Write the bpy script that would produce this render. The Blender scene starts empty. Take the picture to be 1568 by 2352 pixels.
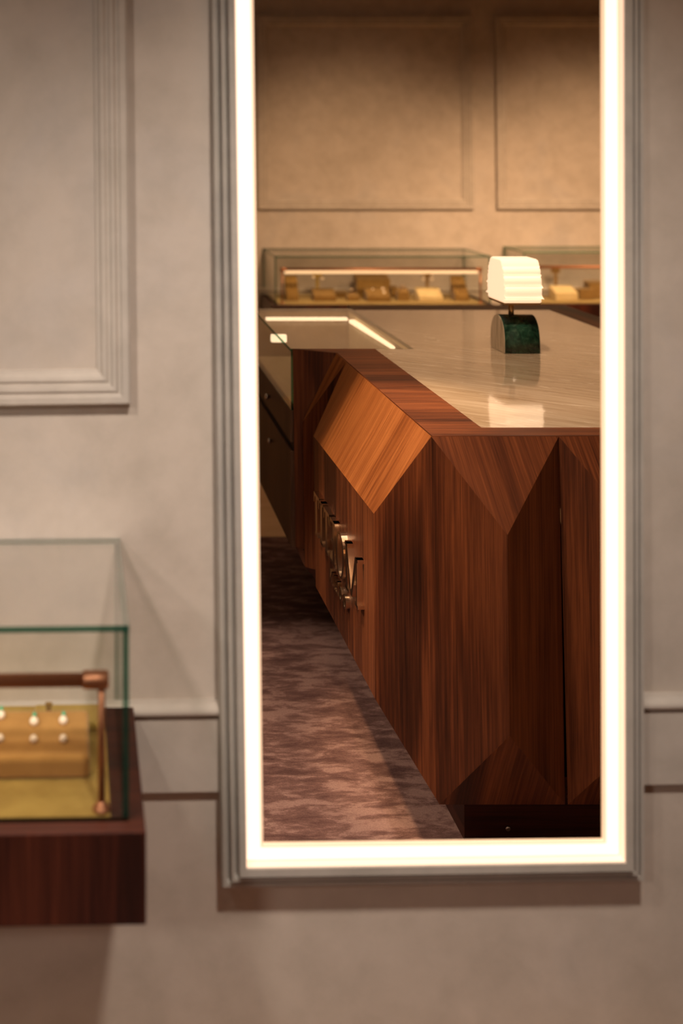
import bpy, bmesh, math, random
from mathutils import Vector, Matrix
random.seed(7)
C = bpy.context.scene.collection

# ------------------------------------------------------------------ geometry of the place
F = 2400.0                     # focal length in pixels
PX, PY = 218.0, 265.0          # principal point (shifted lens)
CAMZ = 1.683
CAM = Vector((0, 0, CAMZ))
W = 0.021                      # yaw of the mirror wall
T = 0.0125                     # backward lean of the mirror glass
DW = 1.75                      # camera to mirror wall
DG = 1.725                     # camera to mirror glass
n = Vector((-W, 1, -T)).normalized()
n0 = Vector((-math.sin(W), math.cos(W), 0))
dpl = n.dot(Vector((0, DG, 0)))
def refl(nn):
    return Matrix.Identity(3) - 2*Matrix([[a*b for b in nn] for a in nn])
S = refl(n0)
R = refl(n) @ S
RT = R.transposed()
CC = 2*dpl*n
U = Vector((math.cos(W), math.sin(W), 0))
HQ = CAMZ + CC.z               # eye height over the floor in the room seen in the mirror
ID = lambda p: Vector(p)
def tf_q(p):                   # room coordinates (seen in the mirror) -> world
    r = S @ Vector((p[0], p[1], p[2]-HQ)) + CC + CAM
    return r
def tf_w(p):                   # mirror-wall coordinates: right, out of the wall, height -> world
    return Vector((0, DW, 0)) + U*p[0] - n0*p[1] + Vector((0, 0, p[2]))
YB = 6.75                      # rear wall in room coordinates
def tf_b(p):                   # rear-wall coordinates: right as seen in the mirror, out of the wall, height
    return tf_q((p[0], YB-p[1], p[2]))
def q(px, py, Y=None, X=None, h=None):
    v = RT @ Vector(((px-PX)/F, 1, -(py-PY)/F))
    s = Y/v.y if Y is not None else (X/v.x if X is not None else (h-HQ)/v.z)
    return Vector((v.x*s, v.y*s, v.z*s+HQ))
def wl(px, py, o):             # pixel -> mirror-wall coordinates at distance o out of the wall
    v = Vector(((px-PX)/F, 1, -(py-PY)/F))
    s = (n0.dot(Vector((0, DW, 0)))-o)/v.dot(n0)
    p = v*s
    return Vector(((p-Vector((0, DW, 0))).dot(U), o, p.z+CAMZ))

# ------------------------------------------------------------------ camera, world, lights, exposure
cd = bpy.data.cameras.new('camera'); cam = bpy.data.objects.new('camera', cd); C.objects.link(cam)
cam.location = CAM; cam.rotation_euler = (math.pi/2, 0, 0)
cd.sensor_fit = 'VERTICAL'; cd.sensor_height = 36; cd.sensor_width = 24
cd.lens = F/2352*36
cd.shift_x = (784-PX)/2352; cd.shift_y = (PY-1176)/2352
cd.clip_start = 0.02
cd.dof.use_dof = True; cd.dof.focus_distance = 2.62; cd.dof.aperture_fstop = 1.9
bpy.context.scene.camera = cam
vs = bpy.context.scene.view_settings
bpy.context.scene.display_settings.display_device = 'sRGB'
vs.view_transform = 'Standard'; vs.look = 'None'; vs.gamma = 1; vs.use_curve_mapping = False
vs.exposure = 0.0
w = bpy.data.worlds.new('world'); bpy.context.scene.world = w; w.use_nodes = True
w.node_tree.nodes['Background'].inputs[0].default_value = (1, .8, .62, 1)
w.node_tree.nodes['Background'].inputs[1].default_value = 0.02

def aim(o, loc, target):
    o.location = loc
    o.rotation_euler = (Vector(target)-Vector(loc)).to_track_quat('-Z', 'Y').to_euler()
def spot(name, loc, target, power, color, angle, blend=.6, rad=.04):
    l = bpy.data.lights.new(name, 'SPOT'); l.energy = power; l.color = color
    l.spot_size = math.radians(angle); l.spot_blend = blend; l.shadow_soft_size = rad
    o = bpy.data.objects.new(name, l); C.objects.link(o); aim(o, loc, target); return o
def area(name, loc, target, power, color, sx, sy):
    l = bpy.data.lights.new(name, 'AREA'); l.energy = power; l.color = color
    l.shape = 'RECTANGLE'; l.size = sx; l.size_y = sy
    o = bpy.data.objects.new(name, l); C.objects.link(o); aim(o, loc, target); return o
WARM = (1, .70, .44); MIDW = (1, .78, .58); NEUT = (1, .86, .76)
ZC = 2.75
WALLC = (1, .89, .79)
spot('ceiling_spotlight_wall', (-.80, .36, 2.68), (-.50, 1.75, .45), 98, WALLC, 70, 1, .08)
spot('ceiling_spotlight_wall', (.36, .36, 2.68), (.60, 1.75, .45), 150, WALLC, 70, 1, .07)
spot('ceiling_spotlight_key', (-1.7, -1.2, 2.68), (.0, 1.75, 1.1), 105, WALLC, 46, .9, .14)
spot('ceiling_spotlight_aisle', tf_q((-.12, 2.42, 2.68)), tf_q((.71, 2.68, .86)), 205, (1, .72, .44), 22, .45, .05)
spot('front_fill', tf_q((.18, 1.93, 2.68)), tf_q((.95, 2.3, .66)), 95, (1, .74, .52), 44, .7, .05)  # unseen fill added to brighten the counter's front facets
spot('ceiling_spotlight_carpet', tf_q((-1.15, 2.35, 2.68)), tf_q((.22, 2.68, 0)), 200, (1, .86, .74), 34, .3, .06)
spot('ceiling_spotlight_counter', tf_q((1.05, 2.85, 2.68)), tf_q((1.45, 3.15, .9)), 105, MIDW, 60, .8, .05)
spot('ceiling_spotlight_rear_case', tf_q((1.5, 4.0, 2.68)), tf_q((1.7, 6.7, .50)), 520, WARM, 66, 1, .25)
spot('ceiling_spotlight_rear_corner', tf_q((3.1, 4.2, 2.68)), tf_q((3.2, 6.7, .55)), 640, WARM, 68, 1, .25)
area('ceiling_ambient', (0.3, -1.0, 2.7), (0.3, -1.0, 0), 6, MIDW, 3.2, 3.2)

# ------------------------------------------------------------------ materials
def lin(r, g, b):
    f = lambda c: (c/255/12.92) if c/255 <= .04045 else ((c/255+.055)/1.055)**2.4
    return (f(r), f(g), f(b), 1)
class NT:
    def __init__(s, name):
        s.m = bpy.data.materials.new(name); s.m.use_nodes = True
        s.t = s.m.node_tree; s.n = s.t.nodes; s.p = s.n['Principled BSDF']; s.out = s.n['Material Output']
    def new(s, t, **k):
        x = s.n.new(t)
        for a, b in k.items():
            if hasattr(x, a): setattr(x, a, b)
            else: x.inputs[a].default_value = b
        return x
    def link(s, a, b): s.t.links.new(a, b)
    def coord(s, kind='Object', scale=(1, 1, 1), rot=(0, 0, 0), loc=(0, 0, 0)):
        tc = s.new('ShaderNodeTexCoord'); mp = s.new('ShaderNodeMapping')
        s.link(tc.outputs[kind], mp.inputs[0])
        mp.inputs['Scale'].default_value = scale; mp.inputs['Rotation'].default_value = rot; mp.inputs['Location'].default_value = loc
        return mp.outputs[0]
    def noise(s, vec, scale, detail=4, rough=.55, dist=0):
        x = s.new('ShaderNodeTexNoise'); s.link(vec, x.inputs['Vector'])
        x.inputs['Scale'].default_value = scale; x.inputs['Detail'].default_value = detail
        x.inputs['Roughness'].default_value = rough; x.inputs['Distortion'].default_value = dist
        return x.outputs['Fac']
    def ramp(s, fac, stops):
        r = s.new('ShaderNodeValToRGB'); s.link(fac, r.inputs[0]); e = r.color_ramp.elements
        while len(e) < len(stops): e.new(.5)
        for i, (p, c) in enumerate(stops): e[i].position = p; e[i].color = c
        return r.outputs[0]
    def mix(s, fac, a, b, mode='MIX'):
        x = s.new('ShaderNodeMix', data_type='RGBA', blend_type=mode)
        for inp, v in ((x.inputs[0], fac), (x.inputs[6], a), (x.inputs[7], b)):
            if hasattr(v, 'is_linked') or hasattr(v, 'links'): s.link(v, inp)
            else: inp.default_value = v
        return x.outputs[2]
    def bump(s, h, strength, dist=.01):
        b = s.new('ShaderNodeBump'); b.inputs['Strength'].default_value = strength; b.inputs['Distance'].default_value = dist
        s.link(h, b.inputs['Height']); s.link(b.outputs[0], s.p.inputs['Normal'])
    def set(s, **k):
        for a, b in k.items(): s.p.inputs[a].default_value = b
        return s
def plain(name, col, rough=.5, metal=0, **k):
    a = NT(name); a.p.inputs['Base Color'].default_value = col
    a.p.inputs['Roughness'].default_value = rough; a.p.inputs['Metallic'].default_value = metal
    for x, y in k.items(): a.p.inputs[x].default_value = y
    return a.m

def plaster(name, c1, c2, c3):
    a = NT(name); v = a.coord('Object', (1, 1, 1))
    f1 = a.noise(v, 2.2, 6, .6, .4); f2 = a.noise(v, 11, 5, .65, .2); f3 = a.noise(v, 160, 3, .6)
    col = a.ramp(f1, [(.3, c1), (.55, c2), (.72, c3)])
    d = a.ramp(f2, [(.3, (.86, .86, .85, 1)), (.62, (1, 1, 1, 1))])
    a.link(a.mix(1.0, col, d, 'MULTIPLY'), a.p.inputs['Base Color'])
    a.p.inputs['Roughness'].default_value = .85
    a.bump(f3, .12, .003)
    return a.m
M = {}
M['plaster'] = plaster('wall_plaster', lin(182, 168, 154), lin(192, 178, 165), lin(184, 173, 164))
M['trim'] = plaster('moulding_plaster', lin(180, 167, 155), lin(192, 180, 168), lin(182, 172, 162))
M['framepaint'] = plaster('frame_paint', lin(166, 158, 148), lin(176, 167, 157), lin(154, 147, 140))

def wood(name, dark, mid, light, band=1.0, rough=.38):
    a = NT(name)
    v = a.coord('UV', (1, 1, 1))
    # large flowing figure
    v2 = a.coord('UV', (6.5*band, .50, 1))
    g = a.noise(v2, 1.0, 3, .5, .55)
    w1 = a.new('ShaderNodeMath', operation='MULTIPLY'); a.link(g, w1.inputs[0]); w1.inputs[1].default_value = 15.0
    w2 = a.new('ShaderNodeMath', operation='SINE'); a.link(w1.outputs[0], w2.inputs[0])
    w3 = a.new('ShaderNodeMath', operation='MULTIPLY_ADD'); a.link(w2.outputs[0], w3.inputs[0]); w3.inputs[1].default_value = .5; w3.inputs[2].default_value = .5
    f = a.noise(a.coord('UV', (150, 2.6, 1)), 1.0, 5, .65, .1)
    f2 = a.noise(a.coord('UV', (34, .8, 1)), 1.0, 4, .6, .2)
    m1 = a.mix(.55, w3.outputs[0], f2)
    m2 = a.mix(.55, m1, f)
    col = a.ramp(m2, [(.32, dark), (.50, mid), (.68, light)])
    pore = a.noise(a.coord('UV', (620, 7, 1)), 1.0, 3, .6)
    col = a.mix(1.0, col, a.ramp(pore, [(.34, (.62, .58, .55, 1)), (.5, (1, 1, 1, 1))]), 'MULTIPLY')
    a.link(col, a.p.inputs['Base Color'])
    a.p.inputs['Roughness'].default_value = rough
    a.p.inputs['Specular IOR Level'].default_value = .28
    a.bump(f, .05, .002)
    return a.m
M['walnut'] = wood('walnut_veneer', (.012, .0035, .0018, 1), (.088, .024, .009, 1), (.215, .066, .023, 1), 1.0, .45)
M['walnut_lit'] = wood('lit_walnut_veneer', (.085, .021, .006, 1), (.235, .074, .020, 1), (.37, .135, .04, 1), 1.1)  # paler veneer, with the facet's lit brightness also put into its colour
M['walnut_case'] = wood('walnut_case', (.006, .0016, .001, 1), (.030, .006, .003, 1), (.065, .014, .006, 1), 1.0, .42)
M['cabinet'] = wood('cabinet_veneer', (.10, .055, .035, 1), (.14, .078, .048, 1), (.17, .098, .06, 1), .8, .5)

def stone(name):
    a = NT(name); rot = (0, 0, 0)
    def co(kind, scale, rot_=None, loc=(0, 0, 0)):
        r = a.new('ShaderNodeMapping'); tc = a.new('ShaderNodeTexCoord'); a.link(tc.outputs[kind], r.inputs[0])
        r.inputs['Rotation'].default_value = (0, 0, math.radians(-38))
        m2 = a.new('ShaderNodeMapping'); a.link(r.outputs[0], m2.inputs[0]); m2.inputs['Scale'].default_value = scale; m2.inputs['Location'].default_value = loc
        return m2.outputs[0]
    v = co('Object', (5, 60, 1))
    f = a.noise(v, 1.0, 6, .65, .35); g = a.noise(co('Object', (2.5, 9, 1)), 1.0, 4, .6, .6)
    k = a.noise(co('Object', (9, 45, 1), None, (3, 1, 0)), 1.0, 5, .7, .8)
    col = a.ramp(f, [(.3, lin(168, 146, 122)), (.5, lin(186, 166, 142)), (.7, lin(200, 184, 162))])
    c2 = a.ramp(g, [(.35, (.80, .76, .70, 1)), (.65, (1, 1, 1, 1))])
    c = a.mix(1.0, col, c2, 'MULTIPLY')
    vein = a.ramp(k, [(.60, (0, 0, 0, 1)), (.68, (.7, .7, .7, 1))])
    c = a.mix(vein, c, lin(226, 214, 196))
    a.link(c, a.p.inputs['Base Color'])
    r = a.ramp(k, [(.35, (.06, .06, .06, 1)), (.7, (.13, .13, .13, 1))]); a.link(r, a.p.inputs['Roughness'])
    a.p.inputs['Coat Weight'].default_value = .6; a.p.inputs['Coat Roughness'].default_value = .04
    a.p.inputs['Specular IOR Level'].default_value = .6
    return a.m
M['travertine'] = stone('travertine_top')

def greenmarble():
    a = NT('green_marble'); v = a.coord('Object', (1, 1, 1))
    f = a.noise(v, 38, 8, .7, 1.6); g = a.noise(v, 16, 5, .6, 2.0)
    c = a.ramp(f, [(.36, (.006, .026, .018, 1)), (.52, (.018, .068, .044, 1)), (.68, (.08, .17, .11, 1)), (.85, (.3, .38, .3, 1))])
    c2 = a.ramp(g, [(.3, (.45, .45, .45, 1)), (.7, (1.25, 1.25, 1.2, 1))])
    a.link(a.mix(1.0, c, c2, 'MULTIPLY'), a.p.inputs['Base Color']); a.p.inputs['Roughness'].default_value = .22
    return a.m
M['green'] = greenmarble()
def velvet(name, c1, c2, rough=.95):
    a = NT(name); v = a.coord('Object')
    f = a.noise(v, 22, 4, .6, .5); g = a.noise(v, 420, 2, .5)
    a.link(a.ramp(f, [(.3, c1), (.7, c2)]), a.p.inputs['Base Color'])
    a.set(Roughness=rough); a.p.inputs['Sheen Weight'].default_value = .25
    a.p.inputs['Specular IOR Level'].default_value = .1
    a.bump(g, .2, .001)
    return a.m
M['olive'] = velvet('olive_velvet', lin(150, 120, 56), lin(170, 140, 70))
M['brown_velvet'] = velvet('brown_suede', lin(122, 92, 48), lin(138, 106, 58))
M['cream_velvet'] = velvet('cream_suede', lin(198, 172, 122), lin(212, 188, 142))
def carpet():
    a = NT('mottled_carpet')
    f = a.noise(a.coord('Object', (8, 24, 1)), 1.0, 8, .68, .25)
    g = a.noise(a.coord('Object', (1.4, 2.6, 1)), 1.0, 3, .5, .5)
    k = a.noise(a.coord('Object', (1, 1, 1)), 300, 3, .8)
    ad = a.new('ShaderNodeMath', operation='ADD'); a.link(f, ad.inputs[0]); 
    mu = a.new('ShaderNodeMath', operation='MULTIPLY'); a.link(g, mu.inputs[0]); mu.inputs[1].default_value = .5
    a.link(mu.outputs[0], ad.inputs[1])
    c = a.ramp(ad.outputs[0], [(.62, lin(98, 72, 68)), (.73, lin(122, 92, 86)), (.82, lin(156, 124, 116))])
    s = a.ramp(k, [(.3, (.72, .72, .72, 1)), (.7, (1.15, 1.15, 1.15, 1))])
    a.link(a.mix(1.0, c, s, 'MULTIPLY'), a.p.inputs['Base Color']); a.set(Roughness=1.0)
    a.p.inputs['Specular IOR Level'].default_value = .05
    a.bump(k, .5, .004)
    return a.m
M['carpet'] = carpet()
def tanfloor():
    a = NT('tan_floorboards'); f = a.noise(a.coord('Object', (2, 14, 1)), 1.0, 4, .6)
    a.link(a.ramp(f, [(.3, lin(222, 180, 132)), (.7, lin(236, 200, 152))]), a.p.inputs['Base Color']); a.set(Roughness=.5)
    return a.m
M['tan'] = tanfloor()
M['ceiling'] = plain('ceiling_paint', lin(150, 128, 108), .9)
M['copper'] = plain('aged_copper', (.45, .20, .11, 1), .45, 1)
M['brass'] = plain('brushed_brass', (.55, .36, .18, 1), .32, 1)
M['letter'] = plain('bronze_letter', (.80, .62, .45, 1), .2, 1)
M['steel'] = plain('satin_steel', (.65, .62, .58, 1), .25, 1)
M['gap'] = plain('black_recess', (.008, .006, .005, 1), .6)
M['pearl'] = plain('pearl', lin(246, 226, 206), .22, 0)
M['gem'] = plain('green_gem', (.10, .45, .25, 1), .08, 0)
M['tag'] = plain('ivory_card', lin(226, 206, 176), .7)
M['silvering'] = plain('mirror_edge', (.32, .26, .2, 1), .25, 1)
def emis(name, col, st, base=(.9, .8, .7, 1)):
    a = NT(name); a.p.inputs['Base Color'].default_value = base; a.p.inputs['Roughness'].default_value = .5
    a.p.inputs['Emission Color'].default_value = col; a.p.inputs['Emission Strength'].default_value = st
    return a.m
M['led'] = emis('mirror_light_diffuser', (1, .74, .57, 1), 1.45, (.5, .45, .4, 1))
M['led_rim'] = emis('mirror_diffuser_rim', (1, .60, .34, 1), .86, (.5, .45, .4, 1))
M['reveal_glow'] = emis('frame_reveal_glow', (1, .60, .40, 1), .60, (.7, .6, .5, 1))  # glow put into the frame's inner reveal, which only catches the strip's light
M['led_case'] = emis('case_light_strip', (1, .66, .38, 1), 1.05, (.5, .4, .3, 1))
M['led_show'] = emis('showcase_light_strip', (1, .80, .56, 1), 3.0)
M['shade'] = emis('lamp_opal_glass', (1, .76, .54, 1), 1.0, (.85, .8, .72, 1))
a = NT('mirror_glass'); a.set(**{'Base Color': (.93, .84, .74, 1), 'Metallic': 1, 'Roughness': 0.0}); M['mirror'] = a.m
def glass(name, tint, dens=1.0):
    a = NT(name)
    tr = a.new('ShaderNodeBsdfTransparent'); tr.inputs[0].default_value = tint
    gl = a.new('ShaderNodeBsdfGlossy'); gl.inputs['Roughness'].default_value = .02; gl.inputs[0].default_value = (1, 1, 1, 1)
    fr = a.new('ShaderNodeFresnel'); fr.inputs[0].default_value = 1.45
    ml = a.new('ShaderNodeMath', operation='MULTIPLY'); a.link(fr.outputs[0], ml.inputs[0]); ml.inputs[1].default_value = dens
    mx = a.new('ShaderNodeMixShader'); a.link(ml.outputs[0], mx.inputs[0]); a.link(tr.outputs[0], mx.inputs[1]); a.link(gl.outputs[0], mx.inputs[2])
    a.link(mx.outputs[0], a.out.inputs[0])
    return a.m
M['glass'] = glass('clear_glass', (.985, .995, .985, 1), .5)
def glassedge(name, col, tr_):
    a = NT(name); a.set(**{'Base Color': col, 'Roughness': .12})
    tr = a.new('ShaderNodeBsdfTransparent'); tr.inputs[0].default_value = (.35, .62, .5, 1)
    mx = a.new('ShaderNodeMixShader'); mx.inputs[0].default_value = tr_
    a.link(a.p.outputs[0], mx.inputs[1]); a.link(tr.outputs[0], mx.inputs[2]); a.link(mx.outputs[0], a.out.inputs[0])
    return a.m
M['glass_edge'] = glassedge('green_glass_edge', (.008, .05, .033, 1), .45)
M['glass_edge_lit'] = glassedge('lit_glass_edge', (.12, .22, .13, 1), .35)  # paler copy of the edge, its lit look put into the colour

# ------------------------------------------------------------------ mesh helpers
def P(v): return Vector(v)
class MB:
    def __init__(s): s.b = bmesh.new(); s.uv = s.b.loops.layers.uv.new('UVMap'); s.g = {}
    def poly(s, pts, grain=(0, 0, 1), mi=0, off=None):
        vs_ = [s.b.verts.new(P(p)) for p in pts]
        f = s.b.faces.new(vs_); f.material_index = mi; s.setuv(f, grain, off); return f
    def setuv(s, f, grain, off=None):
        f.normal_update(); nn = f.normal; g = P(grain).normalized(); gp = g-nn*g.dot(nn)
        if gp.length < .1: gp = P((1, 0, 0))-nn*nn.x if abs(nn.x) < .8 else P((0, 1, 0))-nn*nn.y
        gp.normalize(); ac = nn.cross(gp)
        if off is None: off = (random.random()*3, random.random()*5)
        for l in f.loops: l[s.uv].uv = (l.vert.co.dot(ac)+off[0], l.vert.co.dot(gp)+off[1])
    def box(s, x0, x1, y0, y1, z0, z1, bev=0, grain=(0, 0, 1), mi=0, seg=2):
        r = bmesh.ops.create_cube(s.b, size=1)
        for v in r['verts']:
            v.co = P((x0 if v.co.x < 0 else x1, y0 if v.co.y < 0 else y1, z0 if v.co.z < 0 else z1))
        fs = list({f for v in r['verts'] for f in v.link_faces})
        if bev:
            es = list({e for v in r['verts'] for e in v.link_edges})
            o = bmesh.ops.bevel(s.b, geom=es, offset=bev, segments=seg, affect='EDGES', profile=.5)
            fs = list({f for v in o['verts'] for f in v.link_faces})
        for f in fs: f.material_index = mi; s.setuv(f, grain, (.3, .7))
        return fs
    def hexa(s, lo, hi, grain=(0, 0, 1), bev=0):    # two loops of n points
        a = [s.b.verts.new(P(p)) for p in lo]; c = [s.b.verts.new(P(p)) for p in hi]; k = len(a)
        fs = [s.b.faces.new(a[::-1]), s.b.faces.new(c)]
        for i in range(k): fs.append(s.b.faces.new((a[i], a[(i+1) % k], c[(i+1) % k], c[i])))
        if bev:
            es = list({e for f in fs for e in f.edges})
            o = bmesh.ops.bevel(s.b, geom=es, offset=bev, segments=2, affect='EDGES', profile=.5)
            fs = list({f for v in o['verts'] for f in v.link_faces})
        for f in fs: s.setuv(f, grain, (.1, .2))
        return fs
    def tube(s, p0, p1, r0, r1=None, seg=20):
        p0, p1 = P(p0), P(p1); r1 = r0 if r1 is None else r1; d = (p1-p0)
        z = d.normalized(); x = z.orthogonal().normalized(); y = z.cross(x)
        a, c = [], []
        for i in range(seg):
            t = 2*math.pi*i/seg; u = x*math.cos(t)+y*math.sin(t)
            a.append(s.b.verts.new(p0+u*r0)); c.append(s.b.verts.new(p1+u*r1))
        s.b.faces.new(a[::-1]); s.b.faces.new(c)
        for i in range(seg):
            f = s.b.faces.new((a[i], a[(i+1) % seg], c[(i+1) % seg], c[i])); f.smooth = True
    def lathe(s, c, prof, seg=24, axis=(0, 0, 1)):
        c = P(c); z = P(axis).normalized(); x = z.orthogonal().normalized(); y = z.cross(x); rings = []
        for r, h in prof:
            rings.append([s.b.verts.new(c+z*h+(x*math.cos(2*math.pi*i/seg)+y*math.sin(2*math.pi*i/seg))*max(r, 1e-5)) for i in range(seg)])
        s.b.faces.new(rings[0][::-1]); s.b.faces.new(rings[-1])
        for a, bb in zip(rings, rings[1:]):
            for i in range(seg):
                f = s.b.faces.new((a[i], a[(i+1) % seg], bb[(i+1) % seg], bb[i])); f.smooth = True
    def ball(s, c, r, sz=(1, 1, 1), seg=16):
        o = bmesh.ops.create_uvsphere(s.b, u_segments=seg, v_segments=seg//2+2, radius=r)
        for v in o['verts']: v.co = P((v.co.x*sz[0], v.co.y*sz[1], v.co.z*sz[2]))+P(c)
        for f in {f for v in o['verts'] for f in v.link_faces}: f.smooth = True
    def torus(s, c, R_, r, axis='y', seg=28, k=8):
        vs_ = []
        for i in range(seg):
            t = 2*math.pi*i/seg; ring = []
            for j in range(k):
                u = 2*math.pi*j/k; a_ = (R_+r*math.cos(u)); x, z, y = a_*math.cos(t), a_*math.sin(t), r*math.sin(u)
                co = {'y': (x, y, z), 'z': (x, z, y), 'x': (y, x, z)}[axis]
                ring.append(s.b.verts.new(P(c)+P(co)))
            vs_.append(ring)
        for i in range(seg):
            for j in range(k):
                f = s.b.faces.new((vs_[i][j], vs_[(i+1) % seg][j], vs_[(i+1) % seg][(j+1) % k], vs_[i][(j+1) % k])); f.smooth = True
    def done(s, name, mats, parent=None, tf=ID, closed=True):
        org = Vector(parent['_o']) if parent is not None else None
        for v in s.b.verts: v.co = tf(v.co)
        cs = [v.co for v in s.b.verts]
        if org is None:
            mn = Vector([min(c[i] for c in cs) for i in range(3)]); mx = Vector([max(c[i] for c in cs) for i in range(3)])
            org = Vector(((mn.x+mx.x)/2, (mn.y+mx.y)/2, mn.z))
        for v in s.b.verts: v.co -= org
        if closed: bmesh.ops.recalc_face_normals(s.b, faces=s.b.faces)
        me = bpy.data.meshes.new(name); s.b.to_mesh(me); s.b.free()
        for m_ in (mats if isinstance(mats, (list, tuple)) else [mats]): me.materials.append(M[m_])
        o = bpy.data.objects.new(name, me); C.objects.link(o)
        if parent is None: o.location = org
        else: o.parent = parent
        o['_o'] = list(org)
        ALL.append(o)
        return o
ALL = []
def tag(o, label=None, cat=None, group=None, kind=None):
    if label: o['label'] = label
    if cat: o['category'] = cat
    if group: o['group'] = group
    if kind: o['kind'] = kind
    return o
def thing(name, base, label, cat, group=None):
    o = bpy.data.objects.new(name, None); C.objects.link(o); o.location = base; o['_o'] = list(base)
    o.empty_display_size = .05; ALL.append(o)
    return tag(o, label, cat, group)

# ------------------------------------------------------------------ room shell
def struct(name, mb, mat, tf=ID): return tag(mb.done(name, mat, None, tf), kind='structure')
XL, XR = -2.4, 4.3
b = MB(); b.box(-3.2, 4.6, -.12, 0, 0, ZC); struct('wall_front', b, 'plaster', lambda p: tf_w((p[0], p[1], p[2])))
b = MB(); b.box(-3.0, 4.6, -.12, 0, 0, ZC); struct('wall_rear', b, 'plaster', tf_b)
b = MB(); b.box(-2.72, -2.6, 1.62, YB+.1, 0, ZC); struct('wall_left', b, 'plaster', tf_q)
b = MB(); b.box(4.2, 4.32, 1.62, YB+.1, 0, ZC); struct('wall_right', b, 'plaster', tf_q)
b = MB(); b.box(-3.3, 4.7, 1.5, YB+.3, -.1, 0); struct('floor', b, 'tan', tf_q)
b = MB(); b.box(-3.3, 4.7, 1.5, YB+.3, ZC, ZC+.1); struct('ceiling', b, 'ceiling', tf_q)
YC = q(640, 1237, h=0).y
b = MB(); b.box(-2.55, 4.15, 1.85, YC, 0.0, .008, .002); rug = b.done('carpet', 'carpet', None, tf_q)
tag(rug, 'mottled pinkish brown carpet with darker patches in the aisle beside the counter', 'carpet')

def ring(b, corners_out, corners_in, oo, oi, grain=(0, 0, 1)):
    "open U/rectangle of strips between two outlines; each outline (x,z) at out-distance"
    k = len(corners_out)
    for i in range(k-1):
        a0, a1 = corners_out[i], corners_out[i+1]; c0, c1 = corners_in[i], corners_in[i+1]
        b.poly([(a0[0], oo, a0[1]), (a1[0], oo, a1[1]), (c1[0], oi, c1[1]), (c0[0], oi, c0[1])], grain)

def profile_frame(b, outl, prof):
    "closed moulding ring: outl = 4 corners (x,z) cw; prof = list (inset, out)"
    c = Vector((sum(p[0] for p in outl)/4, sum(p[1] for p in outl)/4))
    k = 4; loops = []
    for ins, o in prof:
        pts = []
        for i in range(k):
            p = Vector(outl[i]); a = (Vector(outl[i-1])-p).normalized(); d = (Vector(outl[(i+1) % k])-p).normalized()
            pts.append(p+(a+d)*ins)
        loops.append([b.b.verts.new(P((p.x, o, p.y))) for p in pts])
    m_ = len(loops)
    for j in range(m_):
        A, B = loops[j], loops[(j+1) % m_]
        for i in range(k):
            f = b.b.faces.new((A[i], A[(i+1) % k], B[(i+1) % k], B[i])); b.setuv(f, (0, 0, 1), (0, 0))

# wall panel mouldings
PROF = [(0, 0), (0, .020), (.004, .024), (.014, .024), (.016, .019), (.020, .018), (.024, .022), (.030, .021), (.032, .015), (.036, .014), (.040, .017), (.046, .015), (.050, .008), (.055, .006), (.056, 0)]
pr0 = wl(291, 0, .012); pr1 = wl(300, 927, .012); pb0 = wl(0, 931, .012)
def xr(z): return pr1.x+(pr0.x-pr1.x)*(z-pr1.z)/(pr0.z-pr1.z)
def zb(x): return pr1.z+(pb0.z-pr1.z)*(x-pr1.x)/(pb0.x-pr1.x)
b = MB(); profile_frame(b, [(xr(2.45), 2.45), (-1.35, 2.45), (-1.35, zb(-1.35)), (pr1.x, pr1.z)], PROF)
struct('trim_1', b, 'trim', tf_w)
def back_panel(x0, x1, zbot, name):
    b = MB(); profile_frame(b, [(x1, 2.45), (x0, 2.45), (x0, zbot), (x1, zbot)], [(i*1.25, o*1.3) for i, o in PROF]); struct(name, b, 'trim', tf_b)
zbp = q(900, 481, Y=YB-.02).z
back_panel(q(591, 480, Y=YB).x, q(1085, 480, Y=YB).x, zbp, 'trim_2')
back_panel(q(1139, 480, Y=YB).x, q(1139, 480, Y=YB).x+1.39, zbp, 'trim_3')
# waist rail: bead over a flat band, on the mirror wall
def rail(name, pts_bead_top, pts_bead_bot, pts_band_bot, xr_, tf, o=.016):
    (xa, za), (xb, zb_) = pts_bead_top; bt = lambda x: za+(zb_-za)*(x-xa)/(xb-xa)
    hb = pts_bead_bot; hd = pts_band_bot
    b = MB(); x0, x1 = xr_; k = 10
    prof = [(0, 0), (o*.7, 0)]
    for i in range(k+1):
        t = math.pi/2*(-1+2*i/k); prof.append((o*.7+.017*math.cos(t)*.9+.004, -hb/2-(hb/2)*math.sin(-t)*-1))
    prof = [(0, .0)]+[(o*.6+.016*math.cos(math.pi/2*(-1+2*i/k)), -hb/2+hb/2*math.sin(math.pi/2*(1-2*i/k))) for i in range(k+1)]+[(o, -hb-.003), (o, -hd), (0, -hd)]
    A = [b.b.verts.new(P((x0, y, bt(x0)+z))) for y, z in prof]; B = [b.b.verts.new(P((x1, y, bt(x1)+z))) for y, z in prof]
    m_ = len(prof)
    b.b.faces.new(A); b.b.faces.new(B[::-1])
    for i in range(m_): b.b.faces.new((A[i], A[(i+1) % m_], B[(i+1) % m_], B[i]))
    return struct(name, b, 'trim', tf)
t0 = wl(400, 1620, .02); t1 = wl(1530, 1604, .02); bb_ = wl(400, 1659, .03); bd_ = wl(400, 1822, .018)
rail('baseboard_front', ((t0.x, t0.z), (t1.x, t1.z)), t0.z-bb_.z, t0.z-bd_.z, (-1.6, 2.4), tf_w)
rail('baseboard_rear', ((0, .70), (1, .70)), .028, .145, (-2.4, 4.1), tf_b)

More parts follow.
